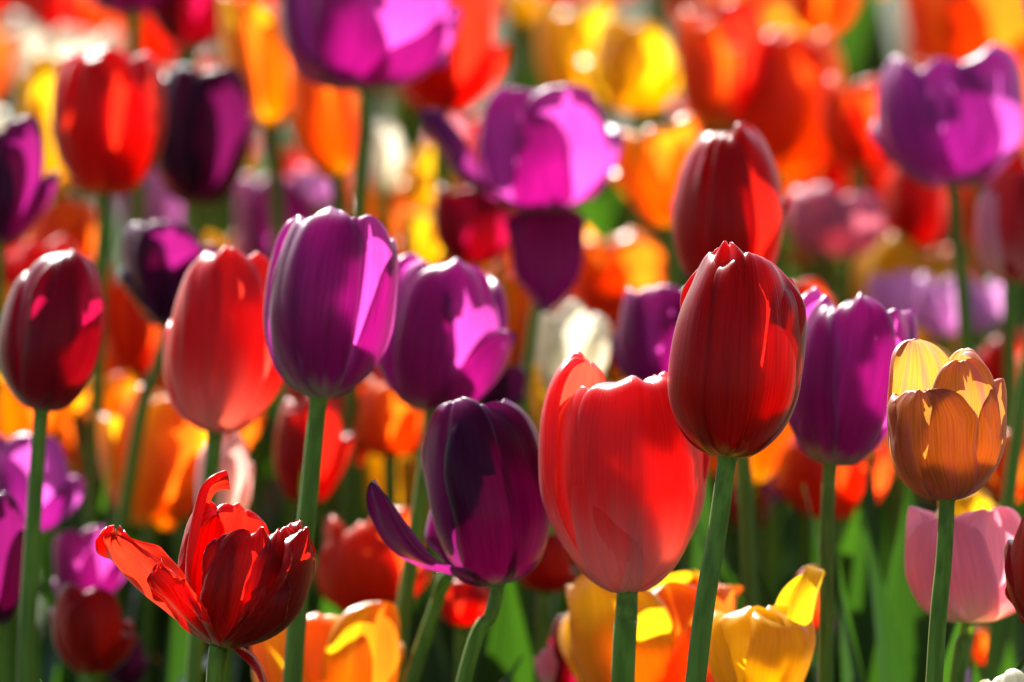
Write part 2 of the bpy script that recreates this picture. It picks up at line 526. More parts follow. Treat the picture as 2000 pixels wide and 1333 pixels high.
def tulip(label, mat, base, top, width, D, mouth=.45, zm=.45, bp=(2.0, 2.0), tp=2.2, phi=10, away=0, seed=0, stem=None, sw=30,
          petals=None, hero=False, leaves=2, stam=False, wid=1.16, ruffle=1.4, tipq=2.1, pinch=.04, curl=.10, lip=0.0, inner_len=.97,
          name='tulip', leaf_list=None, group=GROUP, mats=None, skip=(), stem_seen=True, roll=1.0, crease=0.0, leafmax=.35, loose=1.0, extra=()):
    rng = random.Random(seed * 7919 + 13)
    B = P(base[0], base[1], D)
    s = D / FPX
    vx, vy = (top[0] - base[0]), (base[1] - top[1])
    H = math.hypot(vx, vy) * s
    lean = math.degrees(math.atan2(vx, vy))
    R = width * s / 2
    F = frame(lean, away)
    # where the stem stands
    if stem:
        D2 = stem[2] if len(stem) > 2 else D
        Q1 = P(stem[0], stem[1], D2)
    else:
        Q1 = B - F[:, 2] * .05 + np.array([rng.uniform(-.008, .008), rng.uniform(-.008, .008), -.16])
    dirv = Q1 - B
    G = Q1 + (Q1 - B) / max(B[2] - Q1[2], .02) * Q1[2] * .55
    G = np.array([G[0], G[1], 0.0])
    if stem is None:
        G = np.array([B[0] + (Q1[0] - B[0]) * 1.6, B[1] + (Q1[1] - B[1]) * 1.6, 0])
    root = bpy.data.objects.new(name, None)
    root.location = G
    root.empty_display_size = .02
    COL.objects.link(root)
    root['label'] = label
    root['category'] = 'tulip'
    root['group'] = group
    # stem: starts inside the flower base along its axis, passes Q1, ends at the ground
    c0 = B + F[:, 2] * .002
    c1 = B - (F[:, 2] * .12 + .88 * (B - Q1) / np.linalg.norm(B - Q1)) * min(.03, .3 * np.linalg.norm(Q1 - B))
    ctrl = [c0, c1, Q1, G * .5 + Q1 * .5 + (Q1 - B) * .06, G]
    cp = [ctrl[0] * 2 - ctrl[1]] + ctrl + [ctrl[-1] * 2 - ctrl[-2]]
    pts = []
    for i in range(1, len(cp) - 2):
        p0, p1, p2, p3 = cp[i - 1:i + 3]
        for k in range(8 if i < len(cp) - 3 else 9):
            t = k / 8
            a1 = 2 * p1
            a2 = p2 - p0
            a3 = 2 * p0 - 5 * p1 + 4 * p2 - p3
            a4 = -p0 + 3 * p1 - 3 * p2 + p3
            pts.append(.5 * (a1 + a2 * t + a3 * t * t + a4 * t ** 3))
    pts = np.array(pts) - G
    pts[:, 2] = np.maximum(pts[:, 2], -.004)
    n = len(pts)
    tt = np.linspace(0, 1, n)
    rad = sw * s / 2 * (1.0 + .28 * tt - .06 * sm(tt, 0, .06) + .35 * (1 - sm(tt, 0, .012)))
    child('stem', tube('stem', pts, rad, STEM, 14 if hero else 10), root)
    prof = profile(R, H, mouth, zm, bp, tp)
    nu, nv = (37, 52) if hero else (19, 26)
    petals = dict(petals or {})
    for k in range(6 + len(extra)):
        if k >= 6:
            petals[k] = dict(extra[k - 6])
        if k in skip:
            continue
        inner = 3 <= k < 6
        ph = math.radians(phi + (k % 3) * 120 + (60 if inner else 0)) + rng.uniform(-.08, .08)
        o = dict(inner=inner, wid=wid, ruffle=ruffle, tipq=tipq, pinch=pinch, curl=curl, lip=lip, nu=nu, nv=nv, roll=roll, crease=crease,
                 length=(inner_len if inner else 1.0) * rng.uniform(.97, 1.03), open=rng.uniform(-.03, .05), rr=rng.uniform(.985, 1.015), skew=rng.uniform(-.14, .14))
        o['tipq'] *= rng.uniform(.85, 1.15)
        if hero:
            o['length'] *= rng.uniform(.93, 1.03)
            o['twist'] = rng.uniform(-.18, .18)
            o['side'] = rng.uniform(-.03, .03)
            o['fray'] = .007
        if rng.random() < .35:
            o['flip'] = rng.choice((-1, 1)) * rng.uniform(.1, .3)
        o['wid'] *= rng.uniform(.92, 1.06)
        back = 1 + math.cos(ph + .35)                               # 0 = faces away from the camera
        if back < 1.05:
            o['length'] *= 1 - rng.uniform(.20, .42)
            o['open'] += rng.uniform(.04, .2)
        o['bend'] = [(rng.uniform(.84, .93), -rng.uniform(-.15, .5) if mouth < .7 else -rng.uniform(-.2, 1.0), .09)]
        if not hero:
            o['open'] += rng.uniform(-.04, .16) * loose
            o['length'] *= rng.uniform(1 - .1 * loose, 1 + .04 * loose)
            o['fray'] = .006 * loose
        ov = dict(petals.get(k, {}))
        ph += math.radians(ov.pop('dphi', 0))
        pm = ov.pop('mat', mat)
        plabel = ov.pop('label', None)
        drop = ov.pop('drop', 0)
        o.update(ov)
        Q, U, V = petal(rng, R, H, prof, ph, **o)
        if drop:
            Q[..., 2] -= drop * H
        Wp = Q @ F.T + (B - G)
        po = child('petal', grid_mesh('petal', Wp, U, V, M[pm]), root)
        if plabel:
            po['label'] = plabel
    if stam:
        # pistil and six stamens as one small bunch on the axis
        allv, allf = [], []
        for k in range(7):
            a = k * math.pi / 3
            rr_ = 0 if k == 6 else .22 * R
            hh = .36 * H if k < 6 else .42 * H
            wv = .05 * R if k < 6 else .11 * R
            nb = len(allv)
            for j in range(5):
                f = j / 4
                wj = wv * (.45 if j < 2 else 1.3) * (0.5 if j == 4 else 1)
                c = np.array([math.sin(a) * rr_ * (.3 + .9 * f), -math.cos(a) * rr_ * (.3 + .9 * f), hh * f + .01 * H])
                for q in range(6):
                    b_ = q * math.pi / 3
                    allv.append(F @ (c + np.array([math.cos(b_) * wj, math.sin(b_) * wj, 0])) + (B - G))
            for j in range(4):
                for q in range(6):
                    allf.append((nb + j * 6 + q, nb + j * 6 + (q + 1) % 6, nb + (j + 1) * 6 + (q + 1) % 6, nb + (j + 1) * 6 + q))
        me = bpy.data.meshes.new('stamens')
        me.from_pydata([tuple(v) for v in allv], [], allf)
        me.materials.append(ANTHER)
        child('stamens', me, root)
    if leaf_list is not None:
        for (L, W, ph, arch, tw) in leaf_list:
            child('leaf', leaf_mesh(rng, L, W, math.radians(ph), arch, twist=tw), root)
    for i in range(leaves):
        L = rng.uniform(.70, 1.05) * min(leafmax, B[2] * .85)
        child('leaf', leaf_mesh(rng, L, rng.uniform(.012, .026), rng.uniform(0, 6.28), rng.uniform(.15, 1.0), fold=rng.uniform(.2, .6),
                                twist=rng.uniform(-.8, .8)), root)
    return root


def arrange(*a, **k):
    return tulip(*a, **k)


# ------------------------------------------------------------------ the ground
gm = bpy.data.meshes.new('ground')
gs = 40
gv, gf = [], []
rg = random.Random(4)
nx = 80
for j in range(nx + 1):
    for i in range(nx + 1):
        x = (i / nx - .5) * 2
        y = (j / nx - .5) * 2
        X = math.copysign(abs(x) ** 2.2, x) * 120
        Y = math.copysign(abs(y) ** 2.2, y) * 120 + 3
        gv.append((X, Y, rg.uniform(-.012, -.002)))
for j in range(nx):
    for i in range(nx):
        a = j * (nx + 1) + i
        gf.append((a, a + 1, a + nx + 2, a + nx + 1))
gm.from_pydata(gv, [], gf)
gm.polygons.foreach_set('use_smooth', [True] * len(gm.polygons))
gm.materials.append(ground_mat())
go = bpy.data.objects.new('ground', gm)
COL.objects.link(go)
go['kind'] = 'structure'

# ------------------------------------------------------------------ the tulips in and near focus
T = tulip
T('sharp dark crimson closed tulip, the one in focus, overlapping the big coral tulip', 'crimson', (1420, 895), (1452, 505), 252, 2.50,
  mouth=.38, zm=.40, bp=(2.0, 1.9), tp=2.3, phi=20, seed=1, stem=(1358, 1333), sw=38, hero=True, tipq=2.0, pinch=.08, curl=.12, wid=1.36,
  petals={0: dict(wid=1.34, length=1.03, tipq=2.3, bend=(.9, -.2, .1), spiral=.09, crease=.03), 2: dict(length=1.0, rr=1.03, wid=1.15, dphi=22, bend=(.9, .15, .08)),
          1: dict(rr=1.04, open=.05, dphi=-14, length=.86, bend=(.8, .25, .1)),
          5: dict(length=1.06, mat='red', bend=(.9, .1, .1), wid=1.0), 4: dict(length=.84), 3: dict(length=.92)}, leaves=3)
T('largest coral red tulip with white-rimmed petals, left of the sharp crimson one', 'coral', (1225, 1157), (1215, 712), 322, 2.56,
  mouth=.50, zm=.48, bp=(1.75, 1.65), tp=2.8, phi=4, seed=2, stem=(1216, 1333), sw=44, hero=True, tipq=2.3, pinch=.06, curl=.10, ruffle=1.3,
  petals={0: dict(wid=1.22, length=1.0, bend=(.9, -.8, .09), dphi=6), 1: dict(length=.95, wid=1.1, open=0.0), 2: dict(length=1.05, tipq=1.7, wid=1.1, bend=(.9, .1, .1), open=-.03),
          5: dict(length=.9), 3: dict(length=.97), 4: dict(length=.82)}, leaves=3)
T('ragged red double tulip with torn spreading petals, lower left', 'crimson', (430, 1264), (482, 1010), 225, 2.52,
  mouth=.72, zm=.5, bp=(1.9, 1.8), phi=12, seed=3, stem=(418, 1345), sw=32, hero=True, tipq=1.9, ruffle=2.2, curl=.05, name='tulip',
  petals={0: dict(length=.95, wid=.95, dphi=6, bend=(.85, -.4, .1), tipq=2.8, ruffle=3.2, fray=.03), 1: dict(length=1.02, ruffle=3, fray=.06, open=.06, dphi=-35, wid=1.0, tipq=3),
          2: dict(mat='red', length=1.0, open=.74, wid=1.0, ruffle=4.5, fray=.16, rho_mix=.6, dphi=42, bend=(.35, .30, .2), twist=.9, flat=1.3),
          3: dict(length=1.0, fray=.03, rr=1.2, wid=1.1, bend=(.85, -.6, .1), tipq=3), 4: dict(length=1.08, rr=1.15, open=.02, wid=1.0, tipq=3),
          5: dict(mat='red', length=1.36, wid=.52, open=.02, tipq=1.5, dphi=-40, crease=.12)},
  extra=[dict(mat='red', dphi=-60, length=.74, wid=.5, open=.50, fray=.12, ruffle=4, twist=.5, bend=(.7, .6, .15)),
         dict(mat='crimson', dphi=-92, length=.90, wid=.42, open=.60, fray=.12, ruffle=4, rho_mix=.6, bend=(.65, -.9, .15)),
         dict(mat='crimson', dphi=-172, length=.78, wid=.62, open=2.55, rho_mix=.8, tipq=1.4, twist=.5, ruffle=3, fray=.05, bend=(.12, .5, .1), label='dark petal drooping below the bloom beside the stem'),
         dict(dphi=-28, length=.95, wid=.34, open=.0, fray=.05, mat='crimson'), dict(mat='red', dphi=-75, length=1.0, wid=.8, fray=.05, rr=1.1, open=.05),
         dict(dphi=175, length=1.0, wid=.7, fray=.06, open=.16, rr=1.2), dict(dphi=60, length=.93, wid=.6, fray=.07, open=.2, rr=1.1), dict(mat='red', dphi=110, length=1.05, wid=.8, fray=.05, open=.02, rr=1.0)], leaves=2)
T('faded orange and mauve wilting tulip with ragged top, far right in focus', 'wilted', (1850, 977), (1838, 698), 228, 2.50,
  mouth=.84, zm=.42, bp=(1.9, 2.0), tp=2.4, phi=-34, seed=4, stem=(1824, 1333), sw=32, hero=True, tipq=2.0, ruffle=1.6, curl=.05,
  petals={0: dict(length=.83, wid=1.30, open=.03, fray=.04, tipq=2.8, bend=(.9, -.4, .08)), 1: dict(length=.86, wid=1.1, fray=.015, open=.02),
          2: dict(length=1.13, wid=1.1, open=.0, tipq=1.8, bend=(.9, .2, .1), fray=.015), 3: dict(length=1.0, wid=1.05, fray=.012, bend=(.85, -.3, .1)),
          4: dict(length=1.08, wid=.95, fray=.015), 5: dict(length=.80, wid=1.0, fray=.02)}, leaves=2, leaf_list=[(.37, .026, -50, .35, .3)])
T('tall egg-shaped purple tulip in the middle left, leaning right', 'purple', (622, 777), (668, 398), 246, 2.62,
  mouth=.36, zm=.46, bp=(1.95, 1.9), tp=2.6, phi=-22, seed=5, stem=(571, 1333), sw=36, hero=True, tipq=1.8, pinch=.06,
  petals={0: dict(length=.97), 1: dict(length=.84, open=.05), 2: dict(length=.9, rr=1.03)}, leaves=3)
T('dark wine tulip at the left edge on a long bare stem', 'wine', (80, 802), (128, 482), 204, 2.70,
  mouth=.2, zm=.44, phi=20, seed=6, stem=(48, 1333), sw=30, hero=True, tipq=1.7, petals={0: dict(length=.98), 2: dict(length=.82, rr=1.04)}, leaves=2)
T('coral pink tulip just left of the tall purple one', 'coral', (420, 845), (468, 475), 240, 2.72,
  mouth=.42, zm=.42, bp=(1.9, 1.9), phi=-8, seed=7, stem=(378, 1333), sw=30, hero=True, tipq=2.0, ruffle=1.4, petals={1: dict(open=.05)}, leaves=2)
T('round magenta purple tulip right behind the tall purple one', 'purple', (845, 806), (885, 500), 256, 2.75,
  mouth=.48, zm=.45, phi=6, seed=8, stem=(772, 1333), sw=30, hero=True, tipq=2.1, petals={0: dict(length=.98, wid=1.2), 1: dict(length=.9, open=.02), 2: dict(length=1.0)}, leaves=2)
T('dark violet tulip with one petal bent out to the left', 'violet', (976, 1142), (914, 782), 258, 2.60,
  mouth=.45, zm=.42, bp=(1.9, 1.9), phi=20, seed=9, stem=(905, 1333), sw=28, hero=True, tipq=1.9,
  petals={0: dict(length=.96), 1: dict(open=.12), 2: dict(length=.84, wid=.40, open=.42, dphi=40, bend=[(.25, .50, .12), (.6, -.45, .2)], rho_mix=.8, tipq=1.5, curl=-.1, twist=.5),
          5: dict(length=1.03), 3: dict(length=.98)}, leaves=2)
T('magenta purple tulip behind the sharp crimson one, on its right', 'purple', (1620, 907), (1688, 572), 240, 2.65,
  mouth=.52, zm=.45, bp=(1.8, 1.8), phi=-4, seed=10, stem=(1612, 1333), sw=28, hero=True, tipq=1.6, pinch=.12,
  petals={0: dict(length=1.0), 1: dict(length=.95), 2: dict(length=.96)}, leaves=2, leaf_list=[(.37, .022, 60, .5, -.5)])
T('crimson tulip rising directly behind the sharp crimson one', 'crimson', (1425, 590), (1420, 248), 214, 2.76,
  mouth=.2, zm=.45, phi=35, seed=11, stem=(1455, 960), sw=28, hero=True, tipq=1.7, pinch=.1, leaves=2)
T('pale pink tulip with white-edged petals at the lower right', 'pink', (1892, 1216), (1892, 985), 262, 2.62,
  mouth=.86, zm=.5, bp=(2.0, 2.1), phi=-30, seed=12, stem=(1868, 1340), sw=28, hero=True, tipq=2.3, ruffle=1.8, leaves=2)
T('bright yellow tulip cut by the bottom edge, beside the green stem', 'yellow', (1470, 1410), (1492, 1130), 200, 2.60,
  mouth=.98, zm=.6, bp=(1.8, 1.7), phi=35, seed=13, hero=True, tipq=1.6, ruffle=2.6, wid=1.35,
  petals={0: dict(length=1.0, bend=[(.72, -1.3, .14)], wid=1.1, tipq=2.2), 1: dict(length=.62, open=.1), 2: dict(length=.80, open=.14, bend=(.7, -.5, .2), wid=1.0), 3: dict(length=1.10, wid=1.25, open=.04, bend=(.8, .25, .15)),
          4: dict(length=.5), 5: dict(length=.9, wid=1.2, bend=(.8, -.9, .12))}, leaves=2)
T('orange and yellow open tulip under the largest coral tulip', 'flame', (1265, 1425), (1262, 1125), 330, 2.70,
  mouth=1.05, zm=.7, bp=(1.7, 1.6), phi=-40, seed=114, hero=True, tipq=1.7, ruffle=2.4, wid=1.35,
  petals={0: dict(mat='yellow', length=1.08, open=.06, wid=1.2), 1: dict(mat='orange', length=.96, open=.08), 2: dict(length=.9, open=.15), 3: dict(mat='orange', length=1.02, bend=(.75, -.8, .15)),
          4: dict(length=1.0, open=.05), 5: dict(mat='yellow', length=.95)}, leaves=2)
T('dark crimson tulip mostly outside the right edge', 'crimson', (2062, 1240), (2068, 985), 200, 2.47,
  mouth=.5, zm=.48, phi=60, seed=15, hero=True, leaves=2)
T('white tulip whose petal tip pokes up at the bottom right corner', 'cream', (1962, 1560), (1962, 1308), 150, 2.52,
  mouth=.42, zm=.5, phi=10, seed=16, hero=True, tipq=1.5, ruffle=2.6, petals={0: dict(length=1.04, bend=(.93, -.5, .06))}, leaves=1)

# ------------------------------------------------------------------ softly blurred middle rows
T('open purple tulip with one flopped and one hanging petal, upper middle', 'purple', (1066, 415), (1052, 165), 300, 2.95,
  mouth=.98, zm=.52, bp=(1.9, 1.9), phi=15, seed=20, stem=(1022, 830), sw=20, tipq=2.0, ruffle=1.5, stam=True, hero=True,
  petals={0: dict(length=.98, wid=.9, dphi=8), 2: dict(length=1.0, wid=.50, open=.50, dphi=18, rho_mix=.7, mat='violet', label='dark narrow petal flopped outward'),
          3: dict(length=.80, wid=.64, dphi=-80, mat='violet', open=2.35, rho_mix=.8, tipq=1.35, vc=.4, ruffle=3, twist=.3, bend=(.12, .6, .1), label='dark petal hanging down over the stem'),
          5: dict(length=1.0, wid=.85, dphi=22), 4: dict(length=1.02)}, leaves=2)
T('globe-shaped light purple tulip at the upper right on a clear stem', 'mauve', (1862, 365), (1850, 85), 288, 3.0,
  mouth=.80, zm=.48, phi=50, seed=21, stem=(1885, 660), sw=27, tipq=1.6, ruffle=1.2, stam=True, hero=True, leaves=2)
T('large purple tulip cut by the top edge', 'purple', (718, 176), (705, -110), 344, 2.97,
  mouth=.9, zm=.5, bp=(2.1, 2.1), phi=20, seed=22, stem=(700, 440), sw=27, tipq=2.0, stam=True, hero=True, leaves=2)
T('red tulip with a pale rim at the upper left', 'red', (205, 382), (218, 88), 226, 3.0,
  mouth=.74, zm=.5, bp=(2.1, 1.9), phi=8, seed=23, stem=(192, 640), sw=26, tipq=2.6, hero=True, leaves=2,
  petals={0: dict(length=1.0), 1: dict(open=0, length=.95), 2: dict(open=0, length=.98), 3: dict(length=.98, open=0), 5: dict(length=1.0)})
T('nearly black violet tulip behind the red one at the upper left', 'plum', (388, 402), (395, 132), 184, 3.1,
  mouth=.62, zm=.45, phi=30, seed=24, sw=26, leaves=2)
T('purple tulip cut by the left edge in the upper half', 'violet', (-4, 480), (20, 225), 152, 2.92, mouth=.5, phi=-20, seed=25, leaves=2)
T('wide violet tulip behind the coral pink one', 'violet', (325, 640), (335, 440), 200, 2.93, mouth=.98, zm=.7, bp=(1.4, 1.4), phi=0, seed=26,
  tipq=2.1, ruffle=1.4, stem=(262, 880), sw=24, leaves=2)
T('bright purple tulip between the large coral and the sharp crimson tulip', 'purple', (1292, 765), (1305, 545), 190, 2.84, mouth=.66, phi=-18, seed=27, leaves=2)
T('wine tulip behind the open purple one in the upper middle', 'wine', (932, 520), (925, 350), 152, 3.08, mouth=.6, phi=40, seed=28, leaves=2)
T('dusky pink tulip in the upper right, behind the purple one', 'rose', (1638, 508), (1630, 355), 190, 3.22, mouth=.85, zm=.5, phi=20, seed=29, tipq=2.4, leaves=2)
T('dark red tulip under the globe-shaped light purple one', 'crimson', (1790, 490), (1790, 300), 128, 3.25, mouth=.55, phi=0, seed=30, leaves=2)
T('pink and red tulip cut by the right edge in the upper half', 'pink', (1972, 552), (1985, 330), 150, 2.95, mouth=.5, phi=40, seed=31,
  petals={0: dict(mat='crimson'), 3: dict(mat='wine'), 5: dict(mat='coral')}, sw=26, leaves=2)
T('mauve tulip just outside the right edge on a long straight stem', 'mauve', (2095, 120), (2110, -120), 190, 2.80, mouth=.7, phi=0, seed=32,
  stem=(1972, 960), sw=26, leaves=2)
T('large blurred orange tulip in the upper right centre', 'flame', (1520, 345), (1522, 60), 262, 3.38, mouth=.66, phi=10, seed=33, tipq=2.2, leaves=1,
  petals={0: dict(mat='scarlet')})
T('narrow orange tulip left of the large blurred orange one', 'orange', (1388, 260), (1372, 20), 110, 3.3, mouth=.55, phi=30, seed=34, leaves=1)
T('orange tulip with yellow margins between the open purple and crimson ones', 'flame', (1308, 445), (1278, 225), 172, 3.12, mouth=1.05, zm=.6, bp=(1.7, 1.6),
  phi=60, seed=35, tipq=1.7, leaves=1)
T('bright yellow tulip blurred at the top, right of centre', 'yellow', (1245, 222), (1240, 20), 178, 3.36, mouth=.85, zm=.45, phi=10, seed=36, ruffle=2, leaves=1)
T('golden yellow tulip at the top behind the open purple one', 'yellow', (1118, 200), (1122, -10), 140, 3.5, mouth=.7, phi=40, seed=37, leaves=1)
T('big blurred red tulip behind the purple one at the top', 'red', (862, 222), (872, -60), 215, 3.2, mouth=.8, phi=15, seed=38, leaves=1)
T('yellow tulip with orange base at the top, left of the purple one', 'flame', (530, 250), (492, -10), 140, 3.15, mouth=.8, phi=-70, seed=39, leaves=1,
  petals={0: dict(mat='yellow'), 5: dict(mat='yellow')})
T('orange tulip with yellow tips leaning left below the top purple one', 'flame', (660, 350), (610, 90), 120, 3.1, mouth=.75, phi=10, seed=40, leaves=1,
  petals={0: dict(mat='orange')})
T('yellow orange tulip half hidden at the left of the red one', 'yellow', (112, 380), (82, 112), 120, 3.2, mouth=.6, phi=0, seed=41, leaves=1)
T('dark violet tulip cut by the top edge at the left', 'violet', (262, 30), (240, -180), 170, 3.2, mouth=.7, phi=0, seed=42, leaves=1)
T('dark purple tulip cut by the top edge above the nearly black one', 'wine', (372, 96), (375, -120), 150, 3.22, mouth=.7, phi=10, seed=43, leaves=1, mats=None)
T('blurred red tulip right of the large blurred orange one', 'scarlet', (1672, 330), (1678, 142), 130, 3.32, mouth=.8, phi=20, seed=44, leaves=1)
T('deep red tulip low between the large orange and dusky pink ones', 'red', (1600, 410), (1598, 265), 130, 3.45, mouth=.7, phi=50, seed=45, leaves=1)
T('orange tulip filling the top right corner', 'orange', (1915, 175), (1900, -90), 250, 3.4, mouth=.9, phi=15, seed=46, leaves=1)
T('yellow and orange tulip at the top above the narrow orange one', 'flame', (1462, 150), (1440, -60), 170, 3.55, mouth=.8, phi=20, seed=47, leaves=1)
T('orange tulip at the top edge, left of the green gap', 'orange', (1600, 70), (1600, -120), 140, 3.6, mouth=.8, phi=0, seed=48, leaves=1)
T('leftmost pale lilac tulip of the row behind the purple one at right', 'lilac', (1762, 650), (1755, 525), 125, 3.2, mouth=.85, phi=0, seed=49, ruffle=2, leaves=2)
T('middle pale lilac tulip of the row at right', 'lilac', (1842, 660), (1840, 535), 92, 3.15, mouth=.7, phi=30, seed=50, leaves=1)
T('rightmost pale lilac tulip of the row at right', 'lilac', (1912, 650), (1915, 540), 90, 3.2, mouth=.8, phi=60, seed=51, leaves=1)
T('cream white tulip with pointed petals above the large coral one', 'cream', (1112, 790), (1122, 575), 138, 2.98, mouth=.95, zm=.55, phi=60, seed=52, tipq=1.2, leaves=2)
T('orange tulip lying open between the open purple and upper crimson ones', 'orange', (1195, 590), (1215, 462), 190, 3.3, mouth=1.1, zm=.6, phi=20, seed=53, leaves=1)
T('bright orange tulip under the round magenta purple one', 'orange', (762, 892), (762, 742), 146, 2.98, mouth=.62, phi=0, seed=54, leaves=2)
T('orange red open tulip between two stems, lower left of centre', 'scarlet', (728, 1205), (718, 985), 205, 2.86, mouth=.98, phi=-20, seed=55, ruffle=2, leaves=1)
T('orange and yellow tulip at the bottom, right of the ragged red one', 'flame', (642, 1420), (640, 1150), 262, 2.72, mouth=.8, phi=50, seed=56, leaves=1)
T('light purple tulip behind the wine one\'s stem at the left edge', 'mauve', (52, 1040), (55, 815), 200, 2.86, mouth=.9, phi=10, seed=57, leaves=1)
T('dark purple tulip in the lower left corner behind the stem', 'violet', (-8, 1225), (0, 935), 116, 2.74, mouth=.5, phi=10, seed=58, leaves=1)
T('small purple tulip left of the ragged red one', 'purple', (168, 1180), (165, 1022), 138, 2.88, mouth=.8, phi=-25, seed=59, leaves=1)
T('dark red tulip low in the shade left of the ragged red one', 'crimson', (182, 1318), (185, 1135), 150, 2.8, mouth=.6, phi=10, seed=60, leaves=1)
T('small dark violet tulip low behind the dark red one', 'violet', (248, 1345), (250, 1225), 84, 2.86, mouth=.6, phi=10, seed=61, leaves=1)
T('blurred orange tulip at the left behind the wine one', 'orange', (118, 540), (120, 380), 145, 3.2, mouth=.9, phi=10, seed=62, leaves=1)
T('orange red tulip between the wine and coral pink ones', 'scarlet', (262, 752), (262, 500), 110, 3.15, mouth=.7, phi=40, seed=63, leaves=1)
T('golden orange tulip low between the wine and coral pink ones', 'flame', (228, 866), (225, 715), 105, 3.05, mouth=.8, phi=20, seed=64, leaves=1)
T('yellow tulip cut by the left edge beside the wine one', 'yellow', (2, 770), (8, 555), 90, 3.1, mouth=.6, phi=10, seed=65, leaves=1)
T('pale blush bud between the coral pink and ragged red tulips', 'blush', (432, 1060), (440, 835), 100, 2.80, mouth=.3, zm=.4, phi=30, seed=66, tipq=1.4, leaves=1)
T('dark red tulip in shade beside the tall purple one\'s stem', 'crimson', (602, 985), (602, 775), 132, 2.9, mouth=.6, phi=30, seed=67, leaves=1)
T('red tulip under the coral pink one at its left', 'red', (355, 1000), (352, 840), 88, 2.98, mouth=.6, phi=10, seed=68, leaves=1)
T('red tulip peeking out under the dark violet one', 'red', (1062, 1156), (1075, 1040), 122, 2.8, mouth=.8, phi=10, seed=69, leaves=1)
T('small red tulip left of the dark violet one\'s base', 'red', (902, 1225), (905, 1118), 95, 2.82, mouth=.8, phi=50, seed=70, leaves=1)
T('orange red tulip below the purple one at right', 'scarlet', (1625, 1015), (1625, 850), 205, 2.96, mouth=.9, zm=.6, phi=60, seed=71, leaves=1)
T('small orange tulip beside the bright yellow one', 'scarlet', (1582, 1240), (1585, 1100), 62, 2.82, mouth=.7, phi=10, seed=72, leaves=1)
T('yellow tulip behind the stem left of the dark violet one', 'yellow', (832, 1060), (830, 880), 84, 3.0, mouth=.7, phi=40, seed=73, leaves=1)
T('small orange tulip under the pale pink one', 'orange', (1905, 1300), (1905, 1215), 76, 2.9, mouth=.8, phi=10, seed=74, leaves=1)
T('orange tulip at the right edge behind the wilting one', 'orange', (1975, 985), (1975, 825), 90, 2.95, mouth=.8, phi=10, seed=75, leaves=1)
T('yellow tulip low between the wilting and pale pink ones', 'yellow', (1890, 1055), (1890, 955), 110, 2.85, mouth=.85, phi=10, seed=76, leaves=1)
T('yellow tulip left of the open purple one', 'yellow', (830, 415), (828, 285), 88, 3.3, mouth=.7, phi=10, seed=77, leaves=1)
T('lower yellow tulip left of the wine one', 'yellow', (822, 530), (825, 405), 82, 3.2, mouth=.8, phi=50, seed=78, leaves=1)
T('creamy white tulip right of the two stems at the top', 'cream', (752, 380), (748, 235), 72, 3.35, mouth=.9, phi=20, seed=79, leaves=1)
T('coral tulip blurred above the coral pink one', 'coral', (572, 390), (572, 290), 105, 3.45, mouth=.8, phi=10, seed=80, leaves=1)
T('small pale lilac tulip blurred left of the two stems', 'lilac', (622, 400), (618, 318), 85, 3.35, mouth=.8, phi=40, seed=81, leaves=1)
T('small pale pink tulip behind the flopped purple petal', 'pink', (878, 310), (872, 218), 74, 3.45, mouth=.7, phi=10, seed=82, leaves=1)
T('white tulip blurred at the top left corner', 'cream', (22, 130), (25, 40), 60, 3.7, mouth=.7, phi=10, seed=83, leaves=1)
T('red tulip blurred in the top left corner', 'red', (112, 70), (105, -60), 105, 3.6, mouth=.7, phi=30, seed=84, leaves=1)
T('dark red tulip at the right edge above the wilting one', 'crimson', (1965, 790), (1965, 640), 100, 3.1, mouth=.7, phi=10, seed=85, leaves=1)
T('violet tulip half hidden right of the round magenta purple one', 'violet', (962, 800), (985, 705), 105, 2.86, mouth=.9, phi=30, seed=86, leaves=1)
T('red tulip glowing right of the sharp crimson one\'s shoulder', 'scarlet', (1575, 655), (1572, 530), 105, 2.95, mouth=.8, phi=10, seed=87, leaves=1)
T('pale pink tulip half hidden left of the cream white one', 'lilac', (1040, 760), (1055, 590), 90, 3.1, mouth=.7, phi=10, seed=88, leaves=1)
T('small red tulip between the tall purple and round magenta ones', 'red', (650, 905), (652, 785), 80, 3.05, mouth=.8, phi=30, seed=89, leaves=1)
T('pink closed bud low at the bottom, left of the orange one', 'pink', (1070, 1345), (1066, 1262), 34, 2.74, mouth=.25, phi=10, seed=90, leaves=1, sw=18)
T('dark wine tulip low beside the pink bud', 'wine', (1112, 1380), (1110, 1190), 80, 2.85, mouth=.5, phi=10, seed=91, leaves=1)
T('small pale tulip at the bottom edge right of the wilting one\'s stem', 'lilac', (1868, 1375), (1868, 1295), 50, 2.8, mouth=.6, phi=10, seed=92, leaves=0)
T('dark red tulip in shade below the sharp crimson one', 'crimson', (1462, 1040), (1465, 930), 80, 3.0, mouth=.6, phi=10, seed=93, leaves=2)
for i, (x, y, c_, wd_) in enumerate([(1562, 512, 'flame', 50), (1612, 540, 'yellow', 52), (1690, 520, 'yellow', 75), (1800, 515, 'yellow', 46)]):
    T(['leftmost', 'second', 'third', 'rightmost'][i] + ' small golden tulip of the row under the dusky pink one', c_, (x, y + 20), (x, y - 42), wd_, 3.7, mouth=.8,
      phi=20 * i, seed=100 + i, leaves=0, sw=20)

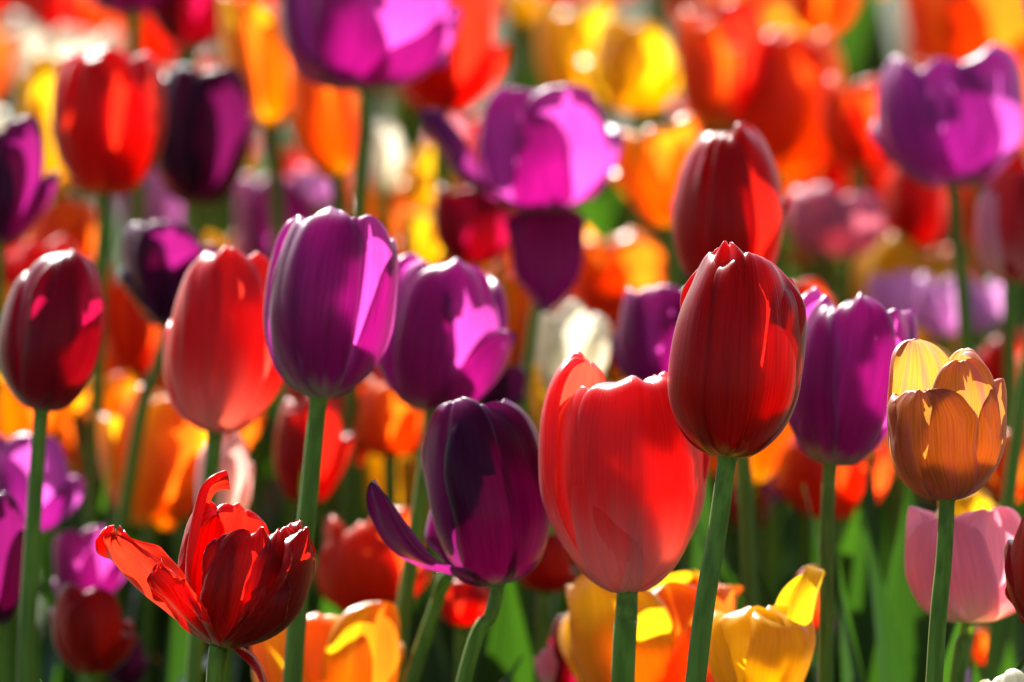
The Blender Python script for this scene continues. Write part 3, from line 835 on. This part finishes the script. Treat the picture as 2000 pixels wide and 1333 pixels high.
# ------------------------------------------------------------------ the crowd behind
rnd = random.Random(21)
pal = ['red'] * 5 + ['scarlet'] * 5 + ['orange'] * 5 + ['flame'] * 4 + ['yellow'] * 4 + ['crimson'] * 2 + ['purple'] * 2 + ['mauve'] + ['pink'] + ['cream', 'coral', 'coral', 'rose', 'lilac']
word = {'red': 'red', 'scarlet': 'orange red', 'orange': 'orange', 'flame': 'orange and yellow', 'yellow': 'yellow', 'crimson': 'dark crimson', 'purple': 'purple',
        'mauve': 'mauve', 'pink': 'pink', 'cream': 'cream white', 'coral': 'coral', 'rose': 'dusky rose', 'lilac': 'pale lilac'}
placed = []
CLEAR = [(1240, 110, 110), (1120, 80, 70), (490, 110, 80), (630, 220, 60), (80, 230, 40), (1690, 90, 115), (1690, 200, 60), (1195, 400, 80), (965, 120, 60), (600, 250, 50), (800, 260, 50)]


def crowd(total, d0, d1, z0, z1, colours, where, group, seed0, leaves, gap, y0=-150, y1=2000):
    cnt = 0
    for tries in range(6000):
        if cnt >= total:
            break
        D = rnd.uniform(d0, d1)
        x = rnd.uniform(-150, 2150)
        zz = rnd.uniform(z0, z1)
        X = (x - 1000) / FPX * D
        if any((X - a) ** 2 + (D - b) ** 2 < gap ** 2 for a, b in placed):
            continue
        y = 666.5 + ((CAMZ - zz) / D - math.sin(PITCH)) / math.cos(PITCH) * FPX
        if y < y0 or y > y1:
            continue
        c_ = rnd.choice(colours)
        hh = rnd.uniform(.058, .078) / (D / FPX)
        ww = rnd.uniform(.045, .060) / (D / FPX)
        if any(math.hypot(x - a, y - hh / 2 - b) < r_ + ww * .4 for a, b, r_ in CLEAR):
            continue
        placed.append((X, D))
        ln = rnd.uniform(-.2, .2)
        T('blurred %s tulip %s' % (word[c_], where), c_, (x, y), (x + ln * hh, y - hh), ww, D, mouth=rnd.uniform(.45, 1.05), zm=rnd.uniform(.42, .58),
          phi=rnd.uniform(0, 120), away=rnd.uniform(-15, 15), seed=seed0 + cnt, leaves=leaves, tipq=rnd.uniform(1.6, 2.4), ruffle=rnd.uniform(1, 2.4), loose=rnd.uniform(.6, 2.2),
          group='%s tulips %s' % (word[c_], group))
        cnt += 1


crowd(110, 3.35, 4.5, .27, .42, pal, 'in the crowded rows at the back of the bed', 'in the crowded back rows', 200, 1, .068)
crowd(70, 2.98, 3.6, .19, .33, ['yellow', 'flame', 'orange', 'orange', 'scarlet', 'red', 'flame', 'yellow', 'crimson', 'red', 'orange', 'mauve'], 'sitting low among the stems of the middle rows', 'low in the middle rows',
      400, 0, .072, y0=470, y1=1040)

# ------------------------------------------------------------------ leafy shoots without a bloom that fill the green gaps
def shoot(label, x, y, D, n, L, seed, W=.03):
    rng = random.Random(seed)
    p = P(x, y, D)
    r = bpy.data.objects.new('tulip_shoot', None)
    r.location = (p[0], p[1], 0)
    COL.objects.link(r)
    r['label'] = label
    r['category'] = 'plant'
    r['group'] = 'leafy tulip shoots without a bloom'
    for i in range(n):
        child('leaf', leaf_mesh(rng, L * rng.uniform(.8, 1.05), W * rng.uniform(.8, 1.25), rng.uniform(0, 6.28), rng.uniform(.05, .4), fold=rng.uniform(.15, .4),
                                twist=rng.uniform(-.6, .6)), r)


shoot('pale green leafy shoot filling the gap at the top right', 1690, 100, 3.7, 6, .50, 1, .04)
shoot('green leafy shoot in the gap between the open purple and crimson tulips', 1195, 400, 3.45, 4, .42, 2, .034)
shoot('green leafy shoot behind the top edge of the open purple tulip', 965, 130, 3.7, 3, .48, 3)
shoot('small green leafy shoot left of the two stems at the top', 600, 290, 3.6, 3, .43, 4)
shoot('green leafy shoot right of the two stems at the top', 800, 300, 3.6, 3, .43, 5)
shoot('bright green broad-leaved shoot at the bottom right, behind the purple tulip\'s stem', 1690, 1100, 2.85, 3, .37, 6, .014)
shoot('dark green broad-leaved shoot between the wilting and the magenta tulips', 1765, 1000, 2.75, 3, .38, 7, .022)
shoot('bright green shoot left of the tall purple tulip\'s stem', 510, 900, 3.0, 4, .36, 8)
shoot('green shoot behind the ragged red tulip', 290, 930, 3.1, 4, .36, 9)
shoot('fine green shoot under the dark violet tulip', 1010, 1200, 2.9, 5, .33, 10, .02)
shoot('green shoot at the bottom below the dark violet tulip', 900, 1280, 2.8, 4, .31, 11, .02)
shoot('green shoot under the sharp crimson tulip', 1500, 1050, 3.0, 4, .34, 12, .028)
shoot('green shoot in the bottom left corner', 60, 1250, 2.95, 4, .3, 13, .028)
shoot('green shoot at the right edge above the wilting tulip', 1925, 620, 3.3, 3, .38, 14, .024)

# the bare bent stalk with a curled pale sepal, left of the dark violet tulip's stem
b0, b1, b2 = P(892, 1098, 2.70), P(858, 1160, 2.70), P(800, 1333, 2.70)
g0 = b2 + (b2 - b1) * (b2[2] / (b1[2] - b2[2])) * .8
g0 = np.array([g0[0], g0[1], 0.0])
st = bpy.data.objects.new('bare_stalk', None)
st.location = g0
COL.objects.link(st)
st['label'] = 'bare green stalk with a pale curled tip, left of the dark violet tulip\'s stem'
st['category'] = 'flower stalk'
seg = np.concatenate([np.linspace(0, 1, 12)[:, None] * (b1 - b0) + b0, b1 + (b2 - b1) * np.linspace(.1, 1, 12)[:, None],
                      b2 + (g0 - b2) * np.linspace(.06, 1, 12)[:, None]]) - g0
child('stem', tube('stem', seg, np.linspace(.0022, .0042, len(seg)), STEM, 10), st)
c = [P(846, 1180, 2.695), P(852, 1150, 2.69), P(868, 1125, 2.685), P(892, 1110, 2.685), P(912, 1117, 2.688), P(916, 1130, 2.69)]
cc = []
for i in range(len(c) - 1):
    for k in range(5):
        cc.append(c[i] + (c[i + 1] - c[i]) * k / 5)
cc = np.array(cc)
for _ in range(3):
    cc[1:-1] = (cc[:-2] + cc[1:-1] * 2 + cc[2:]) / 4
child('sepal', tube('sepal', cc - g0, .0014 * np.sin(np.linspace(.35, 3.0, len(cc))) + .0005, STEM, 8), st)

for i, (x, y, D, L, where) in enumerate([(140, 1200, 3.0, .33, 'between the two leftmost long stems'), (330, 1150, 2.85, .37, 'behind the ragged red tulip\'s stem'),
                                         (560, 1150, 2.9, .36, 'beside the tall purple tulip\'s stem'), (1430, 1100, 2.85, .37, 'right of the sharp crimson tulip\'s stem'),
                                         (1580, 1000, 2.95, .38, 'left of the magenta purple tulip\'s stem'), (1780, 1150, 2.8, .36, 'left of the wilting tulip\'s stem'),
                                         (1960, 1250, 2.8, .35, 'in the lower right corner')]):
    shoot('broad folded tulip leaves ' + where, x, y, D, 3, L, 30 + i, .022)
